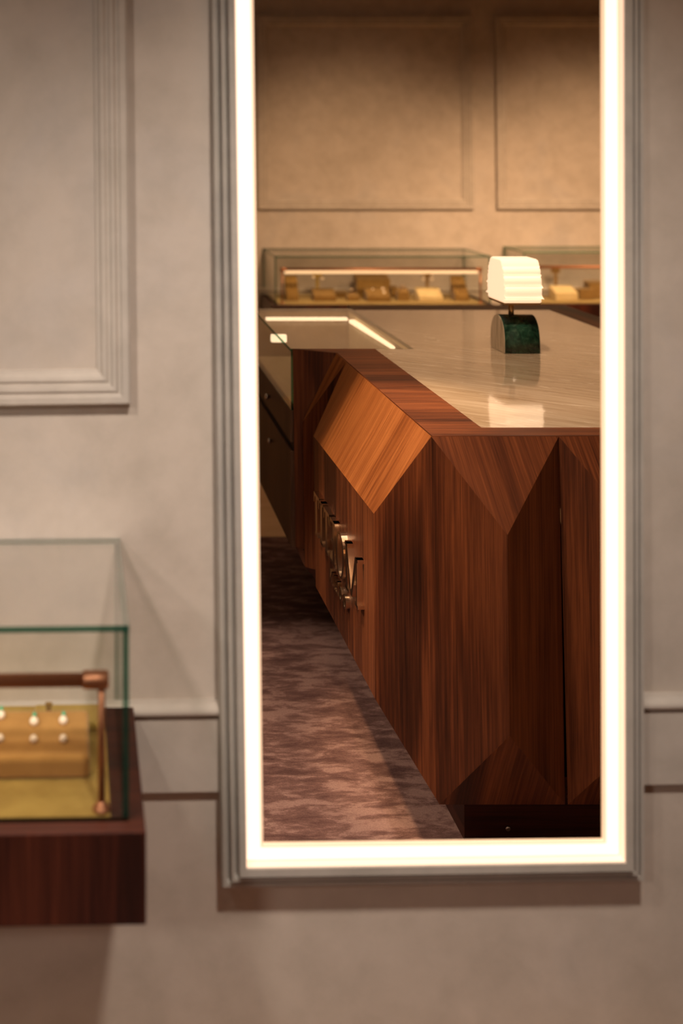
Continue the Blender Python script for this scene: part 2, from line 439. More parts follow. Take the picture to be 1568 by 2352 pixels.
# ------------------------------------------------------------------ illuminated mirror
mt = thing('wall_mirror', tf_w((.55, 0, .43)), 'tall wall mirror with a glowing white light strip inside a stepped grey plaster frame', 'mirror')
VU = Vector((0, 0, 1)); VU = (VU-n*VU.dot(n)).normalized(); GU = VU.cross(n)*-1
GO = CAM+Vector((0, DG, 0))
if GU.x < 0: GU = -GU
def tf_g(p): return GO+GU*p[0]-n*p[1]+VU*(p[2]-CAMZ)
def wg(px, py, o):
    v = Vector(((px-PX)/F, 1, -(py-PY)/F)); s = (dpl-o)/v.dot(n); p = v*s-Vector((0, DG, 0))
    return Vector((p.dot(GU), o, p.dot(VU)+CAMZ))
OF = .022; OL = .004
def lineX(pa, pb, o):
    a_, c_ = wg(*pa, o), wg(*pb, o); return lambda z: a_.x+(c_.x-a_.x)*(z-a_.z)/(c_.z-a_.z)
def quad(L, Rr, BL, BR, o, ztop):
    "outline at depth o from traced edges: returns cw corners TR,TL,BL,BR"
    l = lineX(L[0], L[1], o); r = lineX(Rr[0], Rr[1], o); bl = wg(*BL, o); br = wg(*BR, o)
    return [(r(ztop), ztop), (l(ztop), ztop), (bl.x, bl.z), (br.x, br.z)]
q_out = quad(((487, 0), (512, 2045)), ((1483, 0), (1484, 2030)), (512, 2045), (1484, 2030), OF-.014, 2.235)
q_fl = quad(((539, 0), (566, 1997)), ((1435, 0), (1438, 1983)), (566, 1997), (1438, 1983), OF, 2.20)
q_li = quad(((582, 0), (604, 1941)), ((1383, 0), (1386, 1932)), (604, 1941), (1386, 1932), OL, 2.165)
def lerpq(a_, c_, t): return [tuple(Vector(x).lerp(Vector(y), t)) for x, y in zip(a_, c_)]
def loopframe(b, loops, close=True):
    vs_ = [[b.b.verts.new(P((x, o, z))) for x, z in pts] for pts, o in loops]
    k = len(vs_)
    for j in range(k if close else k-1):
        A, B = vs_[j], vs_[(j+1) % k]
        for i in range(4):
            f = b.b.faces.new((A[i], A[(i+1) % 4], B[(i+1) % 4], B[i])); b.setuv(f, (0, 0, 1), (0, 0))
b = MB()
L_ = [(q_out, -.026), (q_out, OF-.022), (lerpq(q_out, q_fl, .04), OF-.018), (lerpq(q_out, q_fl, .18), OF-.018), (lerpq(q_out, q_fl, .22), OF-.028), (lerpq(q_out, q_fl, .34), OF-.028),
      (lerpq(q_out, q_fl, .38), OF-.009), (lerpq(q_out, q_fl, .50), OF-.009), (lerpq(q_out, q_fl, .54), OF-.019), (lerpq(q_out, q_fl, .66), OF-.019), (lerpq(q_out, q_fl, .70), OF), (q_fl, OF), (q_fl, -.02)]
loopframe(b, L_)
b.done('frame', 'framepaint', mt, tf_g)
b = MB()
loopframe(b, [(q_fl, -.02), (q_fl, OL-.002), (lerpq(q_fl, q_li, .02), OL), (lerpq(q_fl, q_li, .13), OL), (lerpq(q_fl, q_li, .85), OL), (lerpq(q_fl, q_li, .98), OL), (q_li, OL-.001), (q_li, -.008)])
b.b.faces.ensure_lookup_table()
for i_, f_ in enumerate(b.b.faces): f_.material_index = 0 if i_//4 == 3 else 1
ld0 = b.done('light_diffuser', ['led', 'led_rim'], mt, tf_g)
b = MB(); reveal = lerpq(q_fl, q_li, .012)
loopframe(b, [(reveal, OL), (reveal, OF-.003), (lerpq(q_fl, q_li, .03), OF-.003), (lerpq(q_fl, q_li, .03), OL)])
b.done('reveal_glow_strip', 'reveal_glow', mt, tf_g)  # added strip along the reveal, glowing in place of light from the diffuser
# glass: plane of the tilted mirror in world coordinates
inn = lerpq(q_fl, q_li, 1.0)
b = MB(); cx = sum(p[0] for p in inn)/4; cz = sum(p[1] for p in inn)/4
def shrink(pts, e):
    out = []
    for i in range(4):
        p = Vector(pts[i]); a_ = (Vector(pts[i-1])-p).normalized(); d = (Vector(pts[(i+1) % 4])-p).normalized(); out.append(p+(a_+d)*e)
    return out
big = shrink(inn, -.004)
fr_ = [(x, 0, z) for x, z in big]; bk = [(x, -.006, z) for x, z in big]
b.hexa(bk, fr_)
gl = b.done('mirror_glass', 'mirror', mt, tf_g)
gl['label'] = 'clear silvered glass reflecting the shop counter'

# ------------------------------------------------------------------ display cases
def pane(b, x0, x1, y0, y1, z0, z1, thin, edge=1):
    fs = b.box(x0, x1, y0, y1, z0, z1)
    for f in fs:
        f.normal_update(); ax = {'x': 0, 'y': 1, 'z': 2}[thin]
        if abs(f.normal[ax]) < .5: f.material_index = edge
def case(tf, x0, x1, dep, ztop, zg, zb0, label, rail_z, rail_y, lit, post_in, glow=.8, edge='glass_edge'):
    t = thing('display_case', tf(((x0+x1)/2, dep/2, zb0)), label, 'display case', 'wall mounted glass display cases')
    g = .009; gm = ['glass', edge]
    b = MB(); e = .022
    b.box(x0-e, x1+e, 0.002, dep+e, zb0, zg, .002, (0, 0, 1)); b.done('base', 'walnut_case', t, tf)
    b = MB(); pane(b, x0, x1, .002, dep, ztop-g, ztop, 'z'); b.done('glass_top', gm, t, tf)
    b = MB(); pane(b, x0+g*.2, x1-g*.2, dep-g, dep-.0005, zg, ztop-g, 'y'); b.done('glass_front', gm, t, tf)
    for xa, xb in ((x0, x0+g), (x1-g, x1)):
        b = MB(); pane(b, xa, xb, .002, dep-g, zg, ztop-g, 'x'); b.done('glass_side', gm, t, tf)
    pz = zg+.0015
    b = MB(); b.box(x0+.024, x1-.026, .010, dep-.0105, zg, pz, 0); b.done('velvet_pad', 'olive', t, tf)
    # rail
    r = .0093; xa, xb = x0+post_in, x1-post_in
    b = MB(); b.tube((xa, rail_y, rail_z), (xb, rail_y, rail_z), r, seg=24); rl = b.done('light_rail', 'copper', t, tf)
    for xx, s in ((xa, 1), (xb, -1)):
        b = MB(); b.lathe((xx-s*.006, rail_y, rail_z), [(.010, 0), (.0122, .002), (.0122, .034), (.0105, .037)], 24, (s, 0, 0)); b.done('end_cap', 'copper', rl, tf)
        b = MB(); b.tube((xx+s*.004, rail_y, pz), (xx+s*.004, rail_y, rail_z-.006), .0052); ps = b.done('post', 'copper', t, tf)
        b = MB(); b.lathe((xx+s*.004, rail_y, pz), [(.012, 0), (.013, .002), (.011, .005), (.007, .009), (.0055, .013)]); b.done('foot', 'copper', ps, tf)
    if lit:
        b = MB(); b.box(xa+.018, xb-.018, rail_y-.006, rail_y+.006, rail_z-r-.016, rail_z-r+.002, .002); b.done('light_strip', 'led_case', t, tf)
    L = bpy.data.lights.new('case_glow', 'AREA'); L.shape = 'RECTANGLE'; L.size = xb-xa-.06; L.size_y = .008; L.energy = glow; L.color = (1, .74, .44)  # fill light added under every rail, also the ones without a strip
    lo = bpy.data.objects.new('case_glow', L); C.objects.link(lo)
    aim(lo, tf(((xa+xb)/2, rail_y-.075, rail_z-r-.004)), tf(((xa+xb)/2, rail_y-.10, pz)))
    return t, pz
zt = CAMZ-.708; zg = CAMZ-.981; zb0 = CAMZ-1.108
case1, PZ1 = case(tf_w, -1.30, .0415, .300, zt, zg, zb0, 'glass case on a dark walnut base, fixed to the wall left of the mirror', CAMZ-.796, .276, False, .034, .7)
f0 = q(631, 588, Y=6.29); f1 = q(1127, 588, Y=6.29)
case2, PZ2 = case(tf_b, f0.x, f1.x, YB-6.29, f0.z, q(800, 700, Y=6.29).z, q(800, 700, Y=6.29).z-.13,
                  'long glass case with a lit strip rail seen in the mirror behind the counter', q(800, 618.5, Y=6.33).z, YB-6.33, True, .046)
g0 = q(1203, 578, Y=6.42)
case3, PZ3 = case(tf_b, g0.x, g0.x+1.1, YB-6.42, g0.z, q(1300, 697, Y=6.42).z, q(1300, 697, Y=6.42).z-.13,
                  'glass case seen in the mirror at the right, partly behind the glowing table lamp', q(1300, 613, Y=6.46).z, YB-6.46, False, .046, edge='glass_edge_lit')

# ------------------------------------------------------------------ counter seen in the mirror
HT = q(990, 1002.5, Y=2.38).z                     # counter top height
XT = q(990, 1002.5, Y=2.38).x
XM = .655
T0 = P((XT, 2.38, HT)); T1 = P((XT, q(786, 831, h=HT).y, HT)); T2 = P((XT, q(765, 811, h=HT).y, HT))
M0 = q(858, 1180, X=XM); M1 = q(719.5, 1001, X=XM); N1 = q(694.5, 969, X=XM)
B0 = q(861, 1605, X=XM); B1 = q(725, 1347, X=XM); NB = q(700, 1302, X=XM)
C0 = q(1009, 1848, Y=2.385)
ZBt = C0.z
YF = 2.38
PO = .105                                          # how far the front ridges stand out
RU = q(1165, 1229, Y=YF-PO); RL = q(1170, 1690, Y=YF-PO)
K0 = q(1283, 1003, Y=YF); K1 = q(1297, 1846, Y=2.385)
dx = K0.x-T0.x
XE = 1.965; YE = 4.272
ct = thing('shop_counter', tf_q(((XT+XE)/2, 3.3, 0)), 'faceted dark walnut counter with pale stone top, reflected in the mirror', 'counter')
Z = (0, 0, 1)
def facet(name, polys, label=None, thick=.012, mat='walnut'):
    b = MB()
    for pts, g in polys: b.poly(pts, g)
    o = b.done(name, mat, ct, tf_q, closed=False)
    if label: o['label'] = label
    return o
# give every facet thickness towards the counter's core
core = P((1.35, 3.3, .5))
def slab(name, pts, grain, label=None, mat='walnut', depth=.018, parent=None, off=None):
    pts = [P(p) for p in pts]; b = MB()
    nn = Vector((0, 0, 0))
    for i in range(len(pts)): nn += pts[i].cross(pts[(i+1) % len(pts)])
    nn.normalize(); c = sum(pts, Vector())/len(pts)
    if nn.dot(core-c) < 0: nn = -nn
    inner = [p.lerp(c, .03)+nn*depth for p in pts]
    f = b.poly(pts, grain, off=off)
    b.poly(inner[::-1], grain)
    for i in range(len(pts)):
        j = (i+1) % len(pts); b.poly([pts[i], inner[i], inner[j], pts[j]], grain)
    bmesh.ops.remove_doubles(b.b, verts=b.b.verts, dist=1e-6)
    o = b.done(name, mat, parent or ct, tf_q)
    if label: o['label'] = label
    return o
dA = (M0-T0); 
slab('side_facet', [T0, T1, M1, M0], P((-.30, .10, -.50)), 'sloping upper facet of lighter walnut, lit orange put into its colour', 'walnut_lit')
slab('side_panel', [M0, M1, B1, B0], Z)
slab('corner_facet', [T0, M0, B0, C0], Z)
VB = P((XT, T1.y+.02, B1.z))
slab('side_facet', [T1, T2, N1], P((-.3, .1, -.5)), 'small sliver of walnut, lit orange put into its colour', 'walnut_lit')
slab('side_facet', [T1, N1, NB, VB], Z)
slab('side_facet', [T1, VB, B1, M1], Z)
PT = q(672, 803, Y=3.37); PB = q(678.5, 1257, Y=3.38)
PT.z = HT
T2b = P((T2.x, T2.y, PB.z))
slab('end_panel', [T2, PT, PB, T2b], Z)
slab('end_facet', [T2, T2b, NB, N1], Z)
# underside of side modules
UI0 = P((XT+.02, 2.42, ZBt)); UI1 = P((XT+.02, 3.37, ZBt))
slab('underside_facet', [B0, B1, P((XT+.02, B1.y, ZBt)), C0], (0, 1, 0))
slab('underside_facet', [B1, VB, P((XT+.02, VB.y, ZBt)), P((XT+.02, B1.y, ZBt))], (0, 1, 0))
slab('underside_facet', [NB, PB, P((XT+.02, PB.y, ZBt)), P((XT+.02, VB.y, ZBt)), VB], (0, 1, 0))
# front: four gem modules across
nm = 4
wm = (XE-XT)/nm
wm = K0.x-XT
nm = int(round((XE-XT)/wm)); XE = XT+wm*nm
for k in range(nm):
    d = Vector((k*wm, 0, 0)); a0, a1 = T0+d, K0.copy()+d; a1.z = HT; c0, c1 = C0+d, K1+d
    c1.z = C0.z; ru, rl = RU+d, RL+d
    slab('front_facet', [a0, a1, ru], P((.12, 0, -1)), 'upper triangular facet' )
    slab('front_facet', [a0, ru, rl, c0], Z)
    slab('front_facet', [ru, a1, c1, rl], Z)
    slab('front_facet', [c0, rl, c1], Z)
# right end and rear plain panels
CR = c1
slab('end_panel', [P((XE, YF, HT)), P((XE, YE, HT)), P((XE, YE, ZBt)), P((XE, YF, ZBt))], Z)
slab('rear_panel', [P((XE, YE, HT)), P((1.06, YE, HT)), P((1.06, YE, ZBt)), P((XE, YE, ZBt))], Z)
# plinth
pc = q(1066.5, 1931, h=0.008)
b = MB(); b.box(pc.x, XE-.1, pc.y, YE-.1, .008, ZBt+.004, 0, (1, 0, 0)); pl = b.done('plinth', 'walnut_case', ct, tf_q)
b = MB(); s_ = q(1166, 1903, Y=pc.y-.003); b.lathe((s_.x, pc.y-.002, s_.z), [(.006, 0), (.006, .003), (.003, .004)], 16, (0, -1, 0)); b.done('screw_cap', 'steel', pl, tf_q)
# wooden top border (mitre frame) with stone inlay
th = .012
Xi = q(1105, 982, h=HT).x; Yi = q(1105, 982, h=HT).y; Xo = 1.80; Yo = q(1000, 711, h=HT).y
YS = q(800, 801, h=HT).y                           # front of the glass showcase
XS = q(949, 800, h=HT).x
def flat(name, pts, mat, grain, label=None, z=HT, th=th):
    b = MB(); pts = [P((x, y, z)) for x, y in pts]
    b.hexa([p-P((0, 0, th)) for p in pts], pts)
    for f in b.b.faces: b.setuv(f, grain, (.4, 1.3))
    o = b.done(name, mat, ct, tf_q)
    if label: o['label'] = label
    return o
e0 = .0006
flat('top_border', [(XT+.004, YF+.004), (XE, YF+.004), (Xo, Yi), (Xi, Yi)], 'walnut', (1, 0, 0), 'front strip of the wooden top border')
flat('top_border', [(XT+.004, YF+.004), (Xi, Yi), (Xi, YS), (PT.x+.004, YS), (XT+.004, T2.y)], 'walnut', (1, 0, 0), 'side strip of the wooden top border')
flat('top_border', [(XE, YF+.004), (XE, YE), (Xo, Yo), (Xo, Yi)], 'walnut', (0, 1, 0))
flat('top_border', [(XE, YE), (XS, YE), (XS, Yo), (Xo, Yo)], 'walnut', (1, 0, 0))
b = MB()
pts = [(Xi, Yi), (Xo, Yi), (Xo, Yo), (XS, Yo), (XS, YS), (Xi, YS)]
b.hexa([P((x, y, HT-.02)) for x, y in pts], [P((x, y, HT-.0008)) for x, y in pts])
st = b.done('stone_top', 'travertine', ct, tf_q); st['label'] = 'pale veined stone inlay, polished'

# raised letters on the side panel: read from the near end to the far end
def letters(parent):
    H = .118; st_ = .020
    def bar(x0, x1, z0, z1): return [(x0, z0), (x1, z0), (x1, z1), (x0, z1)]
    def I(w_): c = w_/2; return [bar(c-st_/2, c+st_/2, 0, H), bar(c-.02, c+.02, 0, .008), bar(c-.02, c+.02, H-.008, H)]
    def Tt(w_): c = w_/2; return [bar(c-st_/2, c+st_/2, 0, H-.01), bar(0, w_, H-.010, H), [(0, H-.03), (.005, H-.03), (.010, H-.008), (0, H-.008)], [(w_-.005, H-.03), (w_, H-.03), (w_, H-.008), (w_-.010, H-.008)], bar(c-.018, c+.018, 0, .008)]
    def E(w_): return [bar(0.006, .006+st_, 0, H), bar(0, w_, H-.009, H), bar(0, w_, 0, .009), bar(.02, w_*.8, H/2-.005, H/2+.005), bar(w_-.006, w_, 0, .026), bar(w_-.006, w_, H-.026, H)]
    def Mm(w_): return [bar(.008, .008+.009, 0, H), bar(w_-.008-st_, w_-.008, 0, H), [(.004, H), (.026, H), (w_/2+.008, .006), (w_/2-.008, .006)], [(w_-.008, H), (w_-.024, H), (w_/2-.004, .006), (w_/2+.006, .006)], bar(0, .03, 0, .008), bar(w_-.04, w_, 0, .008), bar(0, .02, H-.008, H), bar(w_-.02, w_, H-.008, H)]
    def O(w_, hh=H, tn=.018, sl=.004, z=0): return ('ring', w_, hh, tn, sl, z)
    y = q(835.5, 1300, X=XM).y-.002
    top = q(834, 1285, X=XM).z; base = top-H
    seq = [('M', Mm(.132), .132), ('O', O(.092), .092), ('E', E(.062), .062), ('T', Tt(.066), .066), ('I', I(.044), .044), ('T', Tt(.068), .068)]
    def emit(sh, y0, z0, dep, scale=1.0):
        b = MB()
        if isinstance(sh, tuple):
            _, w_, hh, tn, sl, zz = sh; k = 36; lo = []; 
            rings = [[], [], [], []]
            for i in range(k):
                t = 2*math.pi*i/k; c_, s_ = math.cos(t), math.sin(t)
                for r_i, (rx, rz, xx) in enumerate(((w_/2, hh/2, XM), (w_/2, hh/2, XM-dep), (w_/2-tn, hh/2-sl, XM-dep), (w_/2-tn, hh/2-sl, XM))):
                    rings[r_i].append(b.b.verts.new(P((xx, y0+w_/2+rx*c_, z0+hh/2+rz*s_))))
            for r_i in range(4):
                A, B = rings[r_i], rings[(r_i+1) % 4]
                for i in range(k): b.b.faces.new((A[i], A[(i+1) % k], B[(i+1) % k], B[i]))
        else:
            for pl_ in sh:
                lo = [P((XM, y0+x*scale, z0+z*scale)) for x, z in pl_]; hi = [P((XM-dep, y0+x*scale, z0+z*scale)) for x, z in pl_]
                b.hexa(lo, hi)
        o = b.done('sign_letter', 'letter', parent, tf_q); o['label'] = 'raised bronze letter on the side panel'
    span = q(733, 1150, X=XM).y-y; tot = sum(s_[2] for s_ in seq); gap = (span-tot)/(len(seq)-1)
    for nme, sh, w_ in seq:
        emit(sh, y, base, .016); y += w_+max(gap, .002)
    # second, smaller row
    y2 = q(804, 1400, X=XM).y; z2 = q(804, 1372, X=XM).z-.036; h2 = .036
    def sc(polys, k): return [[(x*k, z*k) for x, z in p_] for p_ in polys]
    k = .036/H
    amp = [[(0, 0), (.010, 0), (.036, .036), (.028, .036)]]
    small = [('C', ('ring', .034, .036, .008, .004, 0), .034), ('O', ('ring', .034, .036, .008, .004, 0), .034), ('E', sc(E(.08), k), .025), ('I', sc(I(.05), k), .016), ('N', [bar(0, .006, 0, .036), bar(.026, .032, 0, .036), [(0, .036), (.009, .036), (.032, 0), (.023, 0)]], .032)]
    for nme, sh, w_ in small:
        emit(sh, y2, z2, .011); y2 += w_+.011
letters(ct)

# ------------------------------------------------------------------ glass showcase cabinet at the counter's end
sh = thing('showcase_cabinet', tf_q((.83, 3.8, .33)), 'glass topped showcase cabinet with two drawers joined to the counter end', 'cabinet')
xs0 = PT.x-.004; ys0 = YS+.002; ys1 = Yo+.03; ZT = HT; g = .010
zgb = q(671, 941, Y=3.39).z; zdr = q(671, 1014, Y=3.39).z; zbb = PB.z
gm = ['glass', 'glass_edge']
b = MB(); pane(b, xs0, XS-.001, ys0, ys1, ZT-g, ZT-.0005, 'z'); b.done('glass_top', gm, sh, tf_q)
b = MB(); pane(b, xs0, xs0+g, ys0, ys1, zgb, ZT-g, 'x'); b.done('glass_side', gm, sh, tf_q)
b = MB(); b.box(XS-.018, XS-.002, ys0, ys1, zgb, ZT-g-.001, 0); b.done('inner_panel', 'tagtan' if 'tagtan' in M else 'cream_velvet', sh, tf_q)
b = MB(); b.box(xs0+g, XS-.02, ys1-.02, ys1, zgb, ZT-g-.001, 0); b.done('back_panel', 'brown_velvet', sh, tf_q)
b = MB(); b.box(xs0+g, XS-.02, ys0+.001, ys0+.012, zgb, ZT-g-.001, 0); b.done('front_panel', 'brown_velvet', sh, tf_q)
b = MB(); b.box(xs0+g+.001, XS-.02, ys0+.014, ys1-.022, zgb, zgb+.012, .003); b.done('velvet_pad', 'cream_velvet', sh, tf_q)
b = MB(); b.box(xs0+.006, XS-.02, ys0, ys1+.01, zdr-.028, zgb-.0005, .001); b.done('carcass', 'gap', sh, tf_q)
b = MB(); b.box(xs0-.002, xs0+.006, ys0, ys1+.01, zdr, zgb, .001); dr = b.done('drawer', 'cabinet', sh, tf_q)
kn = q(620, 911, X=xs0-.002)
b = MB(); b.lathe(kn, [(.006, 0), (.006, .006), (.011, .010), (.011, .016), (.008, .018)], 20, (-1, 0, 0)); b.done('knob', 'steel', dr, tf_q)
b = MB(); b.box(xs0-.002, xs0+.006, ys0, ys1+.01, zbb, zdr-.028, .001); dr = b.done('drawer', 'cabinet', sh, tf_q)
kn = q(624, 1012, X=xs0-.002)
b = MB(); b.lathe(kn, [(.005, 0), (.005, .004), (.009, .007), (.009, .012), (.006, .014)], 20, (-1, 0, 0)); b.done('knob', 'steel', dr, tf_q)
b = MB(); b.box(xs0+.006, XS-.02, ys0, ys1+.01, zbb, zdr-.028, .001); b.done('body', 'cabinet', sh, tf_q)
zl = ZT-g-.014
la = q(610, 729, h=zl); lb = q(799, 730, h=zl)
b = MB(); b.box(la.x, lb.x, la.y-.012, la.y+.012, zl-.012, zl, .004); l1 = b.done('light_strip', 'led_show', sh, tf_q)
lc = q(807, 734, h=zl); ld = q(911, 797, h=zl)
b = MB(); b.hexa([P((lc.x-.010, lc.y, zl-.012)), P((lc.x+.010, lc.y, zl-.012)), P((ld.x+.010, ld.y, zl-.012)), P((ld.x-.010, ld.y, zl-.012))],
                 [P((lc.x-.010, lc.y, zl)), P((lc.x+.010, lc.y, zl)), P((ld.x+.010, ld.y, zl)), P((ld.x-.010, ld.y, zl))]); b.done('light_strip', 'led_show', sh, tf_q)
b = MB(); le = q(648, 776, Y=ys0+.45); b.box(xs0+g+.002, le.x+.015, le.y-.01, le.y+.01, le.z-.015, le.z+.012, .003); b.done('light_strip', 'led_show', sh, tf_q)  # added glowing bar in place of a strip's reflection in the glass

# ------------------------------------------------------------------ table lamp
XLp0 = q(1160, 812, h=HT).x; XLp1 = q(1240.5, 812, h=HT).x; yn = q(1160, 812, h=HT).y; yf = q(1127, 795, h=HT).y
ym = (yn+yf)/2; hb = q(1180, 722, Y=ym).z-HT
lamp = thing('table_lamp', tf_q(((XLp0+XLp1)/2, ym, HT)), 'small lit lamp with a ribbed opal shade and an arched green marble foot', 'lamp')
def extrude_yz(prof, x0, x1, name, mats, parent, mi_end=None, smooth=True, bev=0):
    b = MB(); A = [b.b.verts.new(P((x0, y, z))) for y, z in prof]; B = [b.b.verts.new(P((x1, y, z))) for y, z in prof]
    f1 = b.b.faces.new(A); f2 = b.b.faces.new(B[::-1])
    if mi_end is not None: f1.material_index = f2.material_index = mi_end
    k = len(prof)
    for i in range(k):
        f = b.b.faces.new((A[i], A[(i+1) % k], B[(i+1) % k], B[i])); f.smooth = smooth
    for f in (f1, f2): f.smooth = False
    if bev:
        es = list(set(f1.edges) | set(f2.edges)); bmesh.ops.bevel(b.b, geom=es, offset=bev, segments=3, affect='EDGES', profile=.5)
    return b.done(name, mats, parent, tf_q)
a_ = (yf-yn)/2; prof = []
for i in range(25):
    t = math.pi*i/24; prof.append((ym-a_*math.cos(t), HT+hb*max(0, math.sin(t))**.62))
lb_ = extrude_yz(prof, XLp0, XLp1, 'marble_base', ['green', 'endstone'] if False else 'green', lamp)
b = MB(); A = []
# end face of the arch, light and reflection put into its pale colour
pr2 = [(ym-(a_-.001)*math.cos(math.pi*i/24), HT+.0005+(hb-.001)*max(0, math.sin(math.pi*i/24))**.62) for i in range(25)]
b.hexa([P((XLp0-.0012, y, z)) for y, z in pr2], [P((XLp0, y, z)) for y, z in pr2])
ms = NT('lit_veined_stone'); f = ms.noise(ms.coord('Object', (1, 90, 6)), 1.0, 5, .7, .5)
ms.link(ms.ramp(f, [(.3, lin(130, 124, 104)), (.5, lin(212, 196, 172)), (.72, lin(240, 226, 202))]), ms.p.inputs['Base Color']); ms.set(Roughness=.12); M['lit_end'] = ms.m
eo = b.done('end_face', 'lit_end', lb_, tf_q); eo['label'] = 'veined end face of the marble foot, pale from light put into its colour'
zs0 = q(1200, 698, Y=yn).z; cxl = (XLp0+XLp1)/2
b = MB(); b.tube((cxl-.012, ym, HT+hb-.006), (cxl-.012, ym, zs0-.002), .0085); b.lathe((cxl-.012, ym, zs0-.010), [(.0085, 0), (.011, .004), (.018, .008)], 24); b.done('stem', 'brass', lamp, tf_q)
b = MB(); b.box(XLp0-.003, XLp1+.002, yn-.004, yf+.008, zs0-.003, zs0+.003, .001); b.done('shade_plate', 'brass', lamp, tf_q)
# ribbed shade
zsb = zs0+.003; zst = q(1180, 592, Y=ym).z
zy = [0, .145, .40, .62, .82, 1.0]; rad = [.070, .075, .073, .066, .055]
left = []
for i in range(5):
    za, zb2 = zsb+(zst-zsb)*zy[i], zsb+(zst-zsb)*zy[i+1]; r_ = rad[i]; rn = rad[i+1] if i < 4 else .040
    for j in range(9):
        t = j/8; ang = math.pi*t
        rr = r_-.011+.011*math.sin(ang)**.5 if j not in (0,) else r_-.006
        if i == 4: rr = r_-.004-(.016*(t**2.5)); 
        left.append((rr, za+(zb2-za)*t))
prof = [(ym+.003-r_, z_) for r_, z_ in left]+[(ym+.003+r_, z_) for r_, z_ in reversed(left)]
shd = extrude_yz(prof, XLp0-.004, XLp1+.004, 'lamp_shade', 'shade', lamp, bev=.005)
shd['label'] = 'glowing ribbed opal glass shade'

# ------------------------------------------------------------------ jewellery stands and jewellery
GB = 'display blocks in the wall cases'
def block(tf, x0, x1, yb, yf_, z0, zf, zb_, mat, label, bev=.003, name='display_block', cat='display block'):
    b = MB()
    b.hexa([(x0, yb, z0), (x1, yb, z0), (x1, yf_, z0), (x0, yf_, z0)], [(x0, yb, zb_), (x1, yb, zb_), (x1, yf_, zf), (x0, yf_, zf)], bev=bev)
    return tag(b.done(name, mat, None, tf), label, cat, GB)
# left case: large block with pearl earrings
fb = wl(205, 1789, 0)
def yo(Yp): return DW-Yp
yfA = .208; yrA = .10
zA0 = PZ1
rf = wl(206, 1740, yfA); rr_ = wl(197, 1628, yrA)
M['tan_suede'] = velvet('tan_suede', lin(158, 114, 60), lin(176, 130, 72))
blk = block(tf_w, -.30, rf.x, yrA, yfA, zA0, rf.z, rr_.z, 'tan_suede', 'large brown earring display block nearest in the left wall case', .006)
b = MB(); b.hexa([(-.10, .03, zA0), (.014, .03, zA0), (.014, .090, zA0), (-.10, .090, zA0)], [(-.10, .03, zA0+.012), (.014, .03, zA0+.012), (.014, .090, zA0+.012), (-.10, .090, zA0+.012)], bev=.004)
tag(b.done('display_block', 'olive', None, tf_w), 'low olive display block behind the big brown block, left wall case', 'display block', GB)
def on_slope(px, py):
    "point on the sloping top of the large block under a pixel"
    a_, c_ = P((0, yfA, rf.z)), P((0, yrA, rr_.z))
    best = None
    for i in range(201):
        y = yfA+(yrA-yfA)*i/200; z = a_.z+(c_.z-a_.z)*i/200; p_ = wl(px, py, y)
        e = abs(p_.z-z)
        if best is None or e < best[0]: best = (e, P((p_.x, y, z)))
    return best[1]
for px, py, dn, lab in ((78, 1664, 1, 'pearl and green stone drop earring, left of the pair on the big block'), (145, 1662, 1, 'pearl and green stone drop earring, right of the pair on the big block'), (2, 1650, 1, 'pearl and green stone earring at the photo left edge on the big block')):
    p_ = on_slope(px, py)
    t_ = thing('drop_earring', tf_w(p_), lab, 'earring', 'earrings on the big block')
    b = MB(); b.ball(p_+P((0, 0, .005)), .0068); b.done('pearl', 'pearl', t_, tf_w)
    p2 = on_slope(px+1, py-18)
    b = MB(); b.ball(p2+P((0, 0, .003)), .004, (.8, 1.3, .8)); b.done('gemstone', 'gem', t_, tf_w)
    b = MB(); b.torus((p_+p2)/2+P((0, 0, .004)), .003, .0006, 'z', 14, 6); b.done('link', 'brass', t_, tf_w)
for px, py, lab in ((77, 1704, 'plain pearl stud, left one in the lower row of the big block'), (145, 1703, 'plain pearl stud, right one in the lower row of the big block'), (0, 1702, 'plain pearl stud at the photo left edge, lower row of the big block')):
    p_ = on_slope(px, py); t_ = thing('pearl_stud', tf_w(p_), lab, 'earring', 'earrings on the big block')
    b = MB(); b.ball(p_+P((0, 0, .0045)), .0058); b.done('pearl', 'pearl', t_, tf_w)
    b = MB(); b.tube(p_-P((0, 0, .001)), p_+P((0, 0, .002)), .0012); b.done('pin', 'brass', t_, tf_w)
def tstand(tf, x, y, z0, h, mat, label, pearls, arm=.018, sc=1.0):
    t_ = thing('earring_stand', tf((x, y, z0)), label, 'earring stand', 'earring stands in the wall cases')
    b = MB(); b.lathe((x, y, z0), [(.014*sc, 0), (.014*sc, .004), (.004*sc, .006)], 20); b.box(x-.009*sc, x+.009*sc, y-.004, y+.004, z0+.004, z0+h*.85, .002); b.done('stem', mat, t_, tf)
    b = MB(); b.box(x-arm, x+arm, y-.004, y+.004, z0+h*.85, z0+h, .002); b.done('crossbar', mat, t_, tf)
    return t_
tstand(tf_w, wl(112, 1620, .07).x, .07, PZ1, wl(112, 1614, .07).z-PZ1, 'brown_velvet', 'small brown stand end poking up behind the big block, left case', [], .006, .5)

